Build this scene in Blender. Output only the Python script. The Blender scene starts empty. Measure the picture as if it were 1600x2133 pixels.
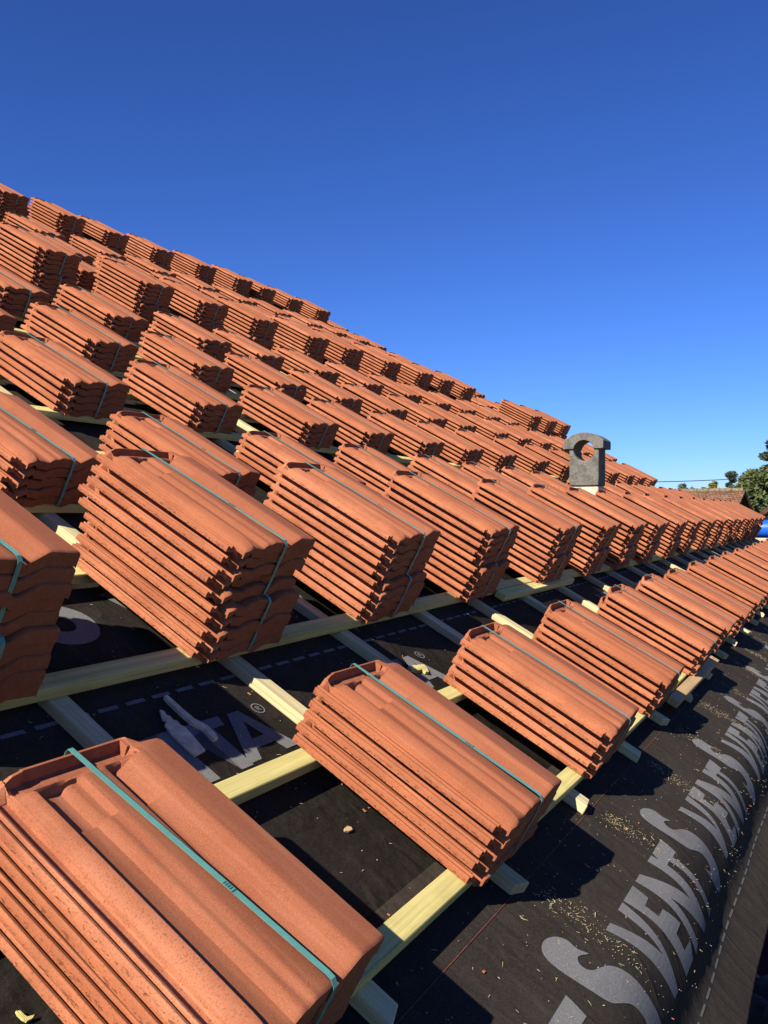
import bpy, bmesh, math, random
from mathutils import Matrix, Vector
rnd = random.Random(7)
R = math.radians
SC = bpy.context.scene
COL = SC.collection

# ------------------------------------------------------------------ camera
CAMZ = 5.0
YAW, PIT, SL = R(29.31), R(-0.2), R(27.93)
HB = 0.84                                   # camera height above the batten tops, measured square to the roof
cd = bpy.data.cameras.new('camera'); cam = bpy.data.objects.new('camera', cd); COL.objects.link(cam)
cam.location = (0, 0, CAMZ); cam.rotation_euler = (R(90) + PIT, 0, YAW)
cd.sensor_fit = 'HORIZONTAL'; cd.sensor_width = 36; cd.lens = 1775 / 1600 * 36
cd.clip_start = 0.05; cd.clip_end = 2000
SC.camera = cam
E_ = Vector((0, 1, 0)); S_ = Vector((-math.cos(SL), 0, math.sin(SL))); N_ = Vector((math.sin(SL), 0, math.cos(SL)))
ORG = Vector((0, 0, CAMZ)) - HB * N_
ROOF = Matrix(((E_.x, S_.x, N_.x, ORG.x), (E_.y, S_.y, N_.y, ORG.y), (E_.z, S_.z, N_.z, ORG.z), (0, 0, 0, 1)))
def rp(u, v, n=0): return ORG + u * E_ + v * S_ + n * N_
FW = Vector((-math.sin(YAW) * math.cos(PIT), math.cos(YAW) * math.cos(PIT), math.sin(PIT)))
RT = Vector((math.cos(YAW), math.sin(YAW), 0)); UP = RT.cross(FW)
def at(px, py, d):                          # photograph pixel at depth d -> point in the place
    return Vector((0, 0, CAMZ)) + d * (FW + RT * (px - 800) / 1775 - UP * (py - 1066.5) / 1775)

# ------------------------------------------------------------------ light
sd = (E_ * -0.27 + S_ * 0.138 + N_ * 0.186).normalized()     # towards the sun
w = bpy.data.worlds.new('World'); SC.world = w; w.use_nodes = True
nt = w.node_tree; bg = nt.nodes['Background']
sky = nt.nodes.new('ShaderNodeTexSky'); sky.sky_type = 'NISHITA'; sky.sun_disc = False
sky.sun_elevation = math.asin(sd.z); sky.sun_rotation = math.atan2(sd.x, sd.y)
sky.altitude = 0; sky.air_density = 1.0; sky.dust_density = 0.0; sky.ozone_density = 10.0
gm = nt.nodes.new('ShaderNodeGamma'); gm.inputs[1].default_value = 1.2; nt.links.new(sky.outputs[0], gm.inputs[0])
tn = nt.nodes.new('ShaderNodeMixRGB'); tn.blend_type = 'MULTIPLY'; tn.inputs[0].default_value = 1.0; tn.inputs[2].default_value = (0.60, 0.69, 0.975, 1)
nt.links.new(gm.outputs[0], tn.inputs[1]); nt.links.new(tn.outputs[0], bg.inputs[0]); bg.inputs[1].default_value = 0.05
sl = bpy.data.lights.new('sun', 'SUN'); so = bpy.data.objects.new('sun', sl); COL.objects.link(so)
sl.energy = 5.0; sl.angle = R(0.5); sl.color = (1.0, 0.92, 0.79)
so.rotation_euler = sd.to_track_quat('Z', 'Y').to_euler(); so.location = (0, 0, 30)
SC.view_settings.view_transform = 'Standard'; SC.view_settings.look = 'None'
SC.view_settings.exposure = 1.02; SC.view_settings.gamma = 1.0

# ------------------------------------------------------------------ helpers
def tag(o, label=None, cat=None, group=None, kind=None):
    if label: o['label'] = label
    if cat: o['category'] = cat
    if group: o['group'] = group
    if kind: o['kind'] = kind
    return o
def link(name, me, mat=None, parent=None, mw=None, sharp=None):
    if mat and not me.materials: me.materials.append(mat)
    o = bpy.data.objects.new(name, me); COL.objects.link(o)
    if parent: o.parent = parent
    if mw is not None: o.matrix_world = mw if not parent else mw
    if sharp:
        me.polygons.foreach_set('use_smooth', [True] * len(me.polygons)); me.set_sharp_from_angle(angle=R(sharp))
    return o
def empty(name, mw):
    o = bpy.data.objects.new(name, None); COL.objects.link(o); o.matrix_world = mw; o.empty_display_size = 0.1
    return o
def mesh(name, vs, fs):
    me = bpy.data.meshes.new(name); me.from_pydata([tuple(v) for v in vs], [], fs); me.update(); return me
def bm_mesh(bm, name, normals=True):
    if normals: bmesh.ops.recalc_face_normals(bm, faces=bm.faces)
    me = bpy.data.meshes.new(name); bm.to_mesh(me); bm.free(); return me
def add_box(bm, x0, x1, y0, y1, z0, z1, M=None):
    vs = [bm.verts.new((x, y, z)) for x in (x0, x1) for y in (y0, y1) for z in (z0, z1)]
    for f in ((0, 1, 3, 2), (4, 6, 7, 5), (0, 4, 5, 1), (2, 3, 7, 6), (0, 2, 6, 4), (1, 5, 7, 3)): bm.faces.new([vs[i] for i in f])
    if M: bmesh.ops.transform(bm, matrix=M, verts=vs)
    return vs
def bevel_all(bm, w, seg=2):
    bmesh.ops.bevel(bm, geom=bm.edges[:], offset=w, segments=seg, affect='EDGES', profile=0.5)
def prism(bm, pts, z0, z1, M=None):         # outline in xy, extruded in z
    a = [bm.verts.new((p[0], p[1], z0)) for p in pts]; b = [bm.verts.new((p[0], p[1], z1)) for p in pts]
    n = len(pts); bm.faces.new(a[::-1]); bm.faces.new(b)
    for i in range(n): bm.faces.new((a[i], a[(i + 1) % n], b[(i + 1) % n], b[i]))
    if M: bmesh.ops.transform(bm, matrix=M, verts=a + b)

# ------------------------------------------------------------------ materials
class NT:
    def __init__(s, name):
        s.m = bpy.data.materials.new(name); s.m.use_nodes = True; s.t = s.m.node_tree
        s.b = s.t.nodes['Principled BSDF']; s.k = 0
    def n(s, kind, **kw):
        o = s.t.nodes.new('ShaderNode' + kind)
        for k, v in kw.items():
            if k in o.inputs: o.inputs[k].default_value = v
            else: setattr(o, k, v)
        return o
    def l(s, a, b): s.t.links.new(a, b)
    def coord(s, kind='Object', scale=(1, 1, 1)):
        c = s.n('TexCoord'); m = s.n('Mapping'); m.inputs['Scale'].default_value = scale
        s.l(c.outputs[kind], m.inputs['Vector']); return m.outputs[0]
    def noise(s, vec, scale, detail=4, rough=0.6):
        o = s.n('TexNoise', Scale=scale, Detail=detail, Roughness=rough); s.l(vec, o.inputs['Vector']); return o.outputs[0]
    def ramp(s, fac, stops):
        o = s.n('ValToRGB'); s.l(fac, o.inputs[0]); e = o.color_ramp.elements
        while len(e) < len(stops): e.new(0.5)
        for i, (p, c) in enumerate(stops): e[i].position = p; e[i].color = (*c, 1) if len(c) == 3 else c
        return o.outputs[0]
    def mix(s, fac, a, b, mode='MIX'):
        o = s.n('MixRGB', blend_type=mode)
        for i, x in ((0, fac), (1, a), (2, b)):
            if hasattr(x, 'is_output') or hasattr(x, 'links'): s.l(x, o.inputs[i])
            else: o.inputs[i].default_value = x if i == 0 else (*x, 1)
        return o.outputs[0]
    def math(s, op, a, b=None):
        o = s.n('Math', operation=op)
        for i, x in ((0, a), (1, b)):
            if x is None: continue
            if hasattr(x, 'links'): s.l(x, o.inputs[i])
            else: o.inputs[i].default_value = x
        return o.outputs[0]
    def bump(s, h, dist, strength=1.0, prev=None):
        o = s.n('Bump', Distance=dist, Strength=strength); s.l(h, o.inputs['Height'])
        if prev: s.l(prev, o.inputs['Normal'])
        return o.outputs[0]
    def out(s, col, rough=0.8, normal=None, spec=0.3, **kw):
        if hasattr(col, 'links'): s.l(col, s.b.inputs['Base Color'])
        else: s.b.inputs['Base Color'].default_value = (*col, 1)
        if hasattr(rough, 'links'): s.l(rough, s.b.inputs['Roughness'])
        else: s.b.inputs['Roughness'].default_value = rough
        s.b.inputs['Specular IOR Level'].default_value = spec
        if normal: s.l(normal, s.b.inputs['Normal'])
        for k, v in kw.items(): s.b.inputs[k].default_value = v
        return s.m

def mat_clay():
    a = NT('terracotta'); c = a.coord()
    oi = a.n('ObjectInfo')
    off = a.n('VectorMath', operation='SCALE'); cmb = a.n('CombineXYZ')
    for i in range(3): a.l(oi.outputs['Random'], cmb.inputs[i])
    a.l(cmb.outputs[0], off.inputs[0]); off.inputs['Scale'].default_value = 37.0
    ad = a.n('VectorMath', operation='ADD'); a.l(c, ad.inputs[0]); a.l(off.outputs[0], ad.inputs[1]); p = ad.outputs[0]
    base = a.ramp(oi.outputs['Random'], [(0.0, (0.31, 0.096, 0.040)), (0.45, (0.375, 0.128, 0.057)), (0.75, (0.40, 0.142, 0.066)), (1.0, (0.44, 0.168, 0.086))])
    n1 = a.noise(p, 9, 4)
    sx = a.n('SeparateXYZ'); a.l(c, sx.inputs[0])
    face = a.math('GREATER_THAN', sx.outputs[0], 0.0655)         # slipped face, duller than the raw moulded ribs
    strip = a.math('GREATER_THAN', sx.outputs[0], 0.0365)
    base = a.mix(a.math('ADD', a.math('MULTIPLY', strip, 0.45), a.math('MULTIPLY', face, 0.4)), base, (0.232, 0.077, 0.037))
    col = a.mix(a.ramp(n1, [(0.35, (0, 0, 0)), (0.7, (1, 1, 1))]), base, (0.235, 0.074, 0.034), 'MIX')
    g = a.noise(p, 700, 3, 0.7)                                  # fine grog speckle
    col = a.mix(a.ramp(g, [(0.55, (0, 0, 0)), (0.66, (0.55, 0.55, 0.55))]), col, (0.42, 0.18, 0.105))
    g2 = a.noise(p, 420, 2, 0.6)
    col = a.mix(a.ramp(g2, [(0.34, (0.85, 0.85, 0.85)), (0.46, (0, 0, 0))]), col, (0.20, 0.065, 0.033))
    # torn clay along the moulded side ribs: pits drawn out along the tile
    side = a.math('MULTIPLY', a.math('LESS_THAN', sx.outputs[0], 0.0012), a.ramp(a.math('MULTIPLY', sx.outputs[2], 100.0), [(0.05, (1, 1, 1)), (0.35, (0.25, 0.25, 0.25)), (0.5, (0, 0, 0))]))
    m2 = a.n('Mapping'); m2.inputs['Scale'].default_value = (1.0, 0.4, 1.0); a.l(p, m2.inputs['Vector'])
    pit = a.noise(m2.outputs[0], 260, 3, 0.65)
    pitm = a.math('MULTIPLY', a.ramp(pit, [(0.56, (0, 0, 0)), (0.63, (1, 1, 1))]), side)
    col = a.mix(a.math('MULTIPLY', pitm, 0.75), col, (0.17, 0.05, 0.025))
    st = a.n('Mapping'); st.inputs['Scale'].default_value = (1, 0.06, 1); a.l(p, st.inputs['Vector'])
    streak = a.noise(st.outputs[0], 60, 3)
    col = a.mix(a.ramp(streak, [(0.5, (0, 0, 0)), (0.75, (0.22, 0.22, 0.22))]), col, (0.50, 0.21, 0.115))
    h = a.bump(g, 0.0009, 0.5); h = a.bump(pitm, -0.0016, 0.8, h); h = a.bump(n1, 0.002, 0.25, h)
    return a.out(col, 0.75, h, 0.12)
def mat_wood(name, c1, c2, along=(1, 0.0, 0), saw=True):
    a = NT(name)
    ax = [1.6 if along[0] else 60, 1.6 if along[1] else 60, 60]
    c = a.coord('Object', ax); g = a.noise(c, 1.6, 6, 0.65)
    col = a.ramp(g, [(0.3, c2), (0.62, c1)])
    oi = a.n('ObjectInfo'); hs = a.n('HueSaturation'); a.l(col, hs.inputs['Color'])
    a.l(a.math('ADD', a.math('MULTIPLY', oi.outputs['Random'], 0.22), 0.88), hs.inputs['Value']); col = hs.outputs[0]
    c2_ = a.coord('Object', (1, 1, 1)); b = a.noise(c2_, 7, 3); col = a.mix(a.ramp(b, [(0.55, (0, 0, 0)), (0.8, (0.5, 0.5, 0.5))]), col, tuple(x * 0.72 for x in c2))
    kn = a.n('TexVoronoi', Scale=5.5); a.l(c2_, kn.inputs['Vector'])
    col = a.mix(a.ramp(kn.outputs['Distance'], [(0.035, (0.8, 0.8, 0.8)), (0.06, (0, 0, 0))]), col, (0.16, 0.085, 0.03))
    h = a.bump(g, 0.0012, 0.6)
    if saw:
        wv = a.n('TexWave', Scale=150 if along[0] else 130, Distortion=2.5, Detail=2.0, bands_direction='X' if along[0] else 'Y')
        wv.inputs['Detail Scale'].default_value = 3; a.l(c2_, wv.inputs['Vector'])
        msk = a.ramp(a.noise(c2_, 3.1, 2), [(0.42, (0, 0, 0)), (0.6, (1, 1, 1))])
        col = a.mix(a.math('MULTIPLY', a.math('MULTIPLY', wv.outputs[0], msk), 0.22), col, tuple(x * 0.62 for x in c2))
        h = a.bump(a.math('MULTIPLY', wv.outputs[0], msk), 0.0006, 0.4, h)
    return a.out(col, 0.8, h, 0.1)
def mat_membrane():
    a = NT('black_underlay'); c = a.coord()
    f = a.noise(c, 260, 5, 0.75); big = a.noise(c, 2.2, 5, 0.6); mid = a.noise(c, 22, 4, 0.65)
    col = a.ramp(f, [(0.3, (0.01188, 0.00945, 0.007595)), (0.7, (0.03625, 0.02997, 0.0248))])
    col = a.mix(a.ramp(big, [(0.4, (0, 0, 0)), (0.7, (0.5, 0.5, 0.5))]), col, (0.045, 0.03672, 0.02945))
    col = a.mix(a.ramp(mid, [(0.55, (0, 0, 0)), (0.75, (0.4, 0.4, 0.4))]), col, (0.04688, 0.03848, 0.03371))
    sp = a.noise(c, 900, 2, 0.5); col = a.mix(a.ramp(sp, [(0.64, (0, 0, 0)), (0.72, (0.6, 0.6, 0.6))]), col, (0.14, 0.125, 0.11))
    st = a.coord('Object', (1, 0.07, 1)); sn = a.noise(st, 45, 4); col = a.mix(a.ramp(sn, [(0.58, (0, 0, 0)), (0.8, (0.3, 0.3, 0.3))]), col, (0.06187, 0.05265, 0.0465))
    h = a.bump(f, 0.0009, 0.6); h = a.bump(mid, 0.004, 0.35, h); h = a.bump(big, 0.03, 0.4, h)
    wr = a.math('ABSOLUTE', a.math('SUBTRACT', a.noise(a.coord('Object', (1.6, .8, 1)), 4.5, 3, 0.55), 0.5)); h = a.bump(a.ramp(wr, [(0.0, (1, 1, 1)), (0.07, (0, 0, 0))]), 0.004, 0.35, h)
    return a.out(col, 0.9, h, 0.05)
def mat_print(col0=(0.172, 0.168, 0.164)):
    a = NT('grey_print'); c = a.coord()
    f = a.noise(c, 240, 4, 0.7)
    col = a.ramp(f, [(0.32, tuple(x * 0.72 for x in col0)), (0.62, col0)])
    br = a.n('TexVoronoi', Scale=420); a.l(c, br.inputs['Vector'])
    col = a.mix(a.ramp(br.outputs['Distance'], [(0.45, (0, 0, 0)), (0.7, (0.35, 0.35, 0.35))]), col, (0.07, 0.07, 0.08))
    d = a.noise(c, 9, 4); col = a.mix(a.ramp(d, [(0.52, (0, 0, 0)), (0.78, (0.55, 0.55, 0.55))]), col, (0.095, 0.088, 0.085))
    return a.out(col, 0.75, a.bump(f, 0.0008, 0.5), 0.06)
def mat_plain(name, col, rough=0.6, var=0.15, scale=30, bump=0.0, **kw):
    a = NT(name); c = a.coord(); f = a.noise(c, scale, 5, 0.65)
    cc = a.ramp(f, [(0.3, tuple(x * (1 - var) for x in col)), (0.7, tuple(min(1, x * (1 + var)) for x in col))])
    return a.out(cc, rough, a.bump(f, bump, 0.7) if bump else None, kw.pop('spec', 0.3), **kw)
def mat_concrete():
    a = NT('weathered_concrete'); c = a.coord(); f = a.noise(c, 130, 5, 0.7); b = a.noise(c, 14, 5, 0.7); l = a.noise(c, 60, 3, 0.6)
    col = a.ramp(f, [(0.3, (0.0744, 0.07068, 0.06138)), (0.7, (0.212, 0.2032, 0.1767))])
    col = a.mix(a.ramp(b, [(0.45, (0, 0, 0)), (0.65, (0.7, 0.7, 0.7))]), col, (0.0434, 0.04166, 0.03559))
    col = a.mix(a.ramp(l, [(0.64, (0, 0, 0)), (0.72, (0.7, 0.7, 0.7))]), col, (0.248, 0.2418, 0.217))
    return a.out(col, 0.92, a.bump(b, 0.004, 0.6, a.bump(f, 0.003, 0.8)), 0.15)
def mat_leaf(name, c1, c2):
    a = NT(name); oi = a.n('ObjectInfo'); c = a.coord(); f = a.noise(c, 0.9, 3); g = a.noise(c, 6, 2)
    col = a.ramp(f, [(0.35, c1), (0.65, c2)]); col = a.mix(a.ramp(g, [(0.4, (0, 0, 0)), (0.8, (0.6, 0.6, 0.6))]), col, tuple(x * 1.5 for x in c2))
    m = a.out(col, 0.55, None, 0.3)
    tr = a.n('BsdfTranslucent'); a.l(col, tr.inputs[0]); mx = a.n('MixShader'); mx.inputs[0].default_value = 0.3
    a.l(a.b.outputs[0], mx.inputs[1]); a.l(tr.outputs[0], mx.inputs[2]); a.l(mx.outputs[0], a.t.nodes['Material Output'].inputs[0])
    return m
def mat_oldtiles():
    a = NT('old_roof_tiles'); c = a.coord()
    br = a.n('TexBrick', Scale=1.0); br.inputs['Brick Width'].default_value = 0.115; br.inputs['Row Height'].default_value = 0.10
    br.inputs['Mortar Size'].default_value = 0.010; br.inputs['Color1'].default_value = (0.125, 0.055, 0.032, 1); br.inputs['Color2'].default_value = (0.20, 0.098, 0.06, 1)
    br.inputs['Mortar'].default_value = (0.06, 0.03, 0.02, 1); a.l(c, br.inputs['Vector'])
    n = a.noise(c, 5, 5); col = a.mix(a.ramp(n, [(0.5, (0, 0, 0)), (0.75, (0.6, 0.6, 0.6))]), br.outputs[0], (0.20, 0.165, 0.115))
    n2 = a.noise(c, 20, 3); col = a.mix(a.ramp(n2, [(0.55, (0, 0, 0)), (0.7, (0.5, 0.5, 0.5))]), col, (0.09, 0.042, 0.028))
    return a.out(col, 0.9, a.bump(br.outputs['Fac'], -0.03, 0.8), 0.1)
M = dict(clay=mat_clay(), batten=mat_wood('yellow_batten_wood', (0.62, 0.54, 0.215), (0.40, 0.33, 0.115)),
         cbat=mat_wood('pale_sawn_wood', (0.58, 0.50, 0.28), (0.38, 0.31, 0.16), along=(0, 1, 0)),
         plank=mat_wood('tan_plank_wood', (0.434, 0.301, 0.154), (0.308, 0.196, 0.091)),
         memb=mat_membrane(), prt=mat_print(), red=mat_plain('red_print_line', (0.14, 0.04, 0.025), 0.8, 0.5, 90),
         strap=mat_plain('teal_plastic_strap', (0.085, 0.235, 0.205), 0.42, 0.12, 60, spec=0.45),
         conc=mat_concrete(), mortar=mat_plain('cream_mortar', (0.50, 0.44, 0.32), 0.9, 0.35, 25, 0.004),
         stone=mat_plain('rendered_wall', (0.42, 0.36, 0.28), 0.9, 0.2, 6, 0.004),
         ground=mat_plain('grass_ground', (0.06, 0.075, 0.028), 0.95, 0.5, 1.5, 0.02),
         chip=mat_plain('wood_shaving', (0.42, 0.34, 0.18), 0.8, 0.25, 40), tchip=mat_plain('clay_crumb', (0.42, 0.12, 0.05), 0.8, 0.2, 40),
         blue=mat_plain('blue_plastic', (0.012, 0.10, 0.55), 0.35, 0.25, 3, spec=0.5),
         wire=mat_plain('cable_black', (0.03, 0.03, 0.035), 0.6), old=mat_oldtiles(), bark=mat_plain('bark', (0.07, 0.05, 0.035), 0.95, 0.3, 12, 0.02),
         leafA=mat_leaf('leaf_olive', (0.06, 0.082, 0.024), (0.125, 0.15, 0.052)), leafB=mat_leaf('leaf_dark', (0.05, 0.068, 0.045), (0.095, 0.12, 0.08)),
         leafC=mat_leaf('leaf_yellow', (0.10, 0.12, 0.03), (0.20, 0.20, 0.06)), leafD=mat_leaf('leaf_grey_green', (0.055, 0.08, 0.05), (0.11, 0.14, 0.085)),
         maroon=mat_plain('maroon_steel', (0.075, 0.006, 0.012), 0.45, 0.3, 12), film=mat_plain('grey_film', (0.075, 0.07, 0.06), 0.7, 0.4, 14, 0.01),
         dark=mat_plain('dark_rubber', (0.012, 0.012, 0.013), 0.7), lichen=mat_plain('lichen_ridge_tile', (.16, .12, .075), .95, .6, 9, .01), grey=mat_plain('wood_grey', (0.58, 0.47, 0.31), 0.85, 0.3, 50, 0.002))

# ------------------------------------------------------------------ roof surface
RAW = [(0.45, -.052), (.20, -.052), (.05, -.052), (-.03, -.054), (-.08, -.065), (-.12, -.09), (-.16, -.13), (-.205, -.198), (-.245, -.217), (-.29, -.227), (-.328, -.237)]
def chaikin(p, closed=False, n=1):
    for _ in range(n):
        q = [] if closed else [p[0]]
        m = len(p)
        for i in range(m if closed else m - 1):
            a, b = p[i], p[(i + 1) % m]
            q += [(a[0] * .75 + b[0] * .25, a[1] * .75 + b[1] * .25), (a[0] * .25 + b[0] * .75, a[1] * .25 + b[1] * .75)]
        if not closed: q.append(p[-1])
        p = q
    return p
PRO = chaikin(RAW, n=2)
ARC = [0.0]
for a, b in zip(PRO, PRO[1:]): ARC.append(ARC[-1] + math.hypot(b[0] - a[0], b[1] - a[1]))
SOFF = 0.45                                  # arc length where v = 0
SMAX = ARC[-1] - SOFF
def wav(u, s):                               # slight unevenness of the loose sheet
    k = min(1.0, max(0.0, (s + 0.12) / 0.15))
    return k * (0.0035 * math.sin(u * 4.1 + 1) + 0.003 * math.sin(u * 9.7 + s * 6))
def surf(u, s, lift=0.0):
    if s <= -0.25: return (u, -s, -.052 + lift)
    t = s + SOFF
    for i in range(len(ARC) - 1):
        if t <= ARC[i + 1] or i == len(ARC) - 2: break
    a, b = PRO[i], PRO[i + 1]; L = ARC[i + 1] - ARC[i]; k = (t - ARC[i]) / L
    tv, tn = (b[0] - a[0]) / L, (b[1] - a[1]) / L
    nv, nn = (-tn, tv) if tv > 0 else (tn, -tv)
    if nn < 0: nv, nn = -nv, -nn
    l = lift + wav(u, s)
    return (u, a[0] + (b[0] - a[0]) * k + nv * l, a[1] + (b[1] - a[1]) * k + nn * l)
U0, U1, VR = -4.0, 12.0, 8.1
def hip(v): return U1 - 0.26 * v
house = empty('house', Matrix.Translation(rp(4, 0, -.05)))
tag(house, 'house being re-roofed, its slope covered by black underlay with a drooping eave', 'house')
def roofpart(name, me, mat, parent=None, sharp=None, label=None):
    o = link(name, me, mat, sharp=sharp); o.parent = parent or house; o.matrix_world = ROOF
    if label: o['label'] = label
    return o
house_inv = None
us = [U0 + i * 0.08 for i in range(int((U1 + .3 - U0) / 0.08) + 1)]
ss = [-.30, -.25] + [-.22 + 0.01 * i for i in range(int((SMAX + .22) / 0.01) + 1)] + [SMAX]
vs, fs = [], []
for s in ss:
    for u in us: vs.append(surf(u, s))
W_ = len(us)
for j in range(len(ss) - 1):
    for i in range(W_ - 1): fs.append((j * W_ + i, j * W_ + i + 1, (j + 1) * W_ + i + 1, (j + 1) * W_ + i))
b0 = len(vs)                                 # upper slope, cut along the hip
vs += [(U0, .30, -.052), (hip(.3), .30, -.052), (hip(VR), VR, -.052), (U0, VR, -.052)]
fs.append((b0, b0 + 3, b0 + 2, b0 + 1)[::-1])
me = mesh('underlay', vs, fs)
bm = bmesh.new(); bm.from_mesh(me); bm.normal_update()
for f_ in bm.faces:
    if f_.normal.z < 0: f_.normal_flip()
bm.to_mesh(me); bm.free()
under = roofpart('underlay_membrane', me, M['memb'], sharp=60)
sol = under.modifiers.new('thick', 'SOLIDIFY'); sol.thickness = 0.002; sol.offset = -1
# other slopes and walls
bm = bmesh.new()
pa, pb, pc = Vector((hip(.0), .0, -.06)), Vector((hip(VR), VR, -.06)), None
inv = ROOF.inverted()
ridge_a, ridge_b = rp(U0, VR, -.054), rp(hip(VR), VR, -.054)
eave_z = rp(0, -.1, -.1).z; halfw = (rp(0, 0, -.05) - rp(0, VR, -.05)).x
back_x = ridge_a.x - halfw
def F(pts): bm.faces.new([bm.verts.new(p) for p in pts])
F([ridge_a, ridge_b, Vector((back_x, hip(0), eave_z)), Vector((back_x, U0, eave_z))])
F([ridge_b, rp(hip(.0), .0, -.06), Vector((back_x, hip(0), eave_z))])
o = link('rear_slope', bm_mesh(bm, 'rear_slope'), M['memb']); o.parent = house; o.matrix_world = Matrix.Identity(4)
bm = bmesh.new(); ex = rp(0, 0.10, -.12).x
add_box(bm, back_x + .3, ex, U0, U1 - .3, 0, rp(0, .10, -.12).z)
o = link('wall', bm_mesh(bm, 'wall'), M['stone']); o.parent = house; o.matrix_world = Matrix.Identity(4)
bm = bmesh.new(); add_box(bm, U0, U1 - .1, -.165, -.14, -.36, -.155)
roofpart('fascia_board', bm_mesh(bm, 'fascia'), M['grey'])

# ---- printing on the underlay
def letters(polys, lift=0.0016):
    bm = bmesh.new()
    for p in polys:
        f = bm.faces.new([bm.verts.new((x, y, 0)) for x, y in p])
    ymin = min(v.co.y for v in bm.verts); ymax = max(v.co.y for v in bm.verts)
    y = math.floor(ymin / 0.012) * 0.012
    while y < ymax:
        y += 0.012
        if y > -0.24:
            bmesh.ops.bisect_plane(bm, geom=bm.verts[:] + bm.edges[:] + bm.faces[:], plane_co=(0, y, 0), plane_no=(0, 1, 0))
    bmesh.ops.triangulate(bm, faces=bm.faces[:])
    for v in bm.verts: v.co = surf(v.co.x, v.co.y, lift)
    bmesh.ops.recalc_face_normals(bm, faces=bm.faces)
    for f in bm.faces:
        if f.normal.z < 0: f.normal_flip()
    return bm_mesh(bm, 'letters', False)
LV = [(0, 0), (.033, 0), (.117, .114), (.095, 0), (.134, 0), (.138, .19), (.106, .19)]
LE = [(.141, 0), (.211, .197), (.283, .195), (.295, .161), (.240, .158), (.229, .121), (.275, .119), (.236, .071), (.199, .071), (.187, .039), (.224, .037), (.222, 0)]
LN = [(.245, 0), (.285, 0), (.392, .115), (.36, 0), (.397, 0), (.454, .195), (.421, .2), (.301, .075), (.347, .19), (.316, .2)]
LT = [(.41, 0), (.504, 0), (.499, .041), (.463, .04), (.54, .2), (.513, .205), (.432, .037), (.393, .039)]
LS = chaikin([(.556, -.068), (.585, -.076), (.618, -.066), (.636, -.045), (.629, -.025), (.642, -.004), (.64, -.003), (.612, -.018), (.594, -.006), (.602, .014), (.635, .024), (.664, .037), (.689, .066),
              (.712, .12), (.738, .174), (.730, .222), (.695, .218), (.664, .196), (.630, .156), (.600, .120), (.603, .121), (.645, .150), (.662, .138), (.640, .098), (.605, .078), (.575, .064), (.558, .03), (.546, -.02), (.546, -.05)], True, 2)
def off(p, d, e=0): return [(x + d, y + e) for x, y in p]
polys = []
k = -2
while 1.585 + .745 * k < U1 - .8:
    d = 1.585 + .745 * k
    for L in (LV, LE, LN, LT, LS): polys.append(off(L, d))
    k += 1
o = roofpart('printed_lettering', letters(polys), M['prt'], under); o['label'] = 'large pale grey VENTS lettering printed along the eave'
def ring(cx, cy, r0x, r0y, r1x, r1y, n=28):
    out = []
    for i in range(n):
        a, b = 2 * math.pi * i / n, 2 * math.pi * (i + 1) / n
        out.append([(cx + r0x * math.cos(a), cy + r0y * math.sin(a)), (cx + r1x * math.cos(a), cy + r1y * math.sin(a)), (cx + r1x * math.cos(b), cy + r1y * math.sin(b)), (cx + r0x * math.cos(b), cy + r0y * math.sin(b))])
    return out
polys = []
for k in range(-2, 9):
    d = .752 * k
    T = [(1.205, .80), (1.319, .797), (1.311, .770), (1.278, .77), (1.275, .655), (1.24, .655), (1.243, .77), (1.200, .77)]
    A1 = [(1.345, .795), (1.362, .795), (1.362, .762), (1.305, .66), (1.267, .66)]
    A2 = [(1.3625, .795), (1.378, .795), (1.428, .66), (1.386, .66), (1.3625, .762)]
    A3 = [(1.3215, .6885), (1.3355, .7135), (1.3735, .7135), (1.3785, .6885)]
    N1 = [(1.06, .80), (1.09, .80), (1.15, .70), (1.15, .80), (1.18, .80), (1.18, .655), (1.15, .655), (1.09, .755), (1.09, .655), (1.06, .655)]
    pl = [T, A1, A2, A3, N1] + ring(1.434, .784, .0165, .0165, .0135, .0135) + \
         [[(1.429, .791), (1.4315, .791), (1.4315, .777), (1.429, .777)]] + ring(1.4345, .7875, .0048, .0042, .0026, .002, 12) + [[(1.434, .7833), (1.4365, .7835), (1.4405, .777), (1.4375, .777)]]
    polys += [[(x + d, -y) for x, y in p] for p in pl]
    e = .752 * k
    pl = ring(1.215, 1.168, .082, .075, .03, .028) + [[(1.385, 1.262), (1.432, 1.262), (1.50, 1.10), (1.452, 1.10)]]
    polys += [[(x + e, -y) for x, y in p] for p in pl]
roofpart('printed_trademark', letters(polys), M['prt'], under)['label'] = 'grey printed NTA letters with registered sign between the battens'
polys = []
u = -1.0
while u < U1 - .4:
    polys.append([(u, .288), (u + .048, .288), (u + .050, .294), (u + .002, .294)]); u += .0705
roofpart('dashed_line', letters(polys, .0018), mat_print((0.115, 0.12, 0.112)), under)['label'] = 'pale dashed line along the crease of the eave'
for vv, wd in ((.890, .010), (2.9, .010)):
    polys = []; u = -1.0
    while u < 9:
        polys.append([(u, -vv), (u + .047, -vv), (u + .047, -vv - wd), (u, -vv - wd)]); u += .0675
    roofpart('dashed_line', letters(polys), M['prt'], under)
polys = [[(u_, -.161), (u_ + 1, -.161), (u_ + 1, -.1624), (u_, -.1624)] for u_ in range(-2, 11)]
roofpart('red_line', letters(polys), M['red'], under)['label'] = 'thin faded red guide line printed below the lowest batten'

# ------------------------------------------------------------------ ground
bm = bmesh.new()
F([Vector((-600, -600, 0)), Vector((600, -600, 0)), Vector((600, 900, 0)), Vector((-600, 900, 0))])
tag(link('ground', bm_mesh(bm, 'ground'), M['ground']), kind='structure')

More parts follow.
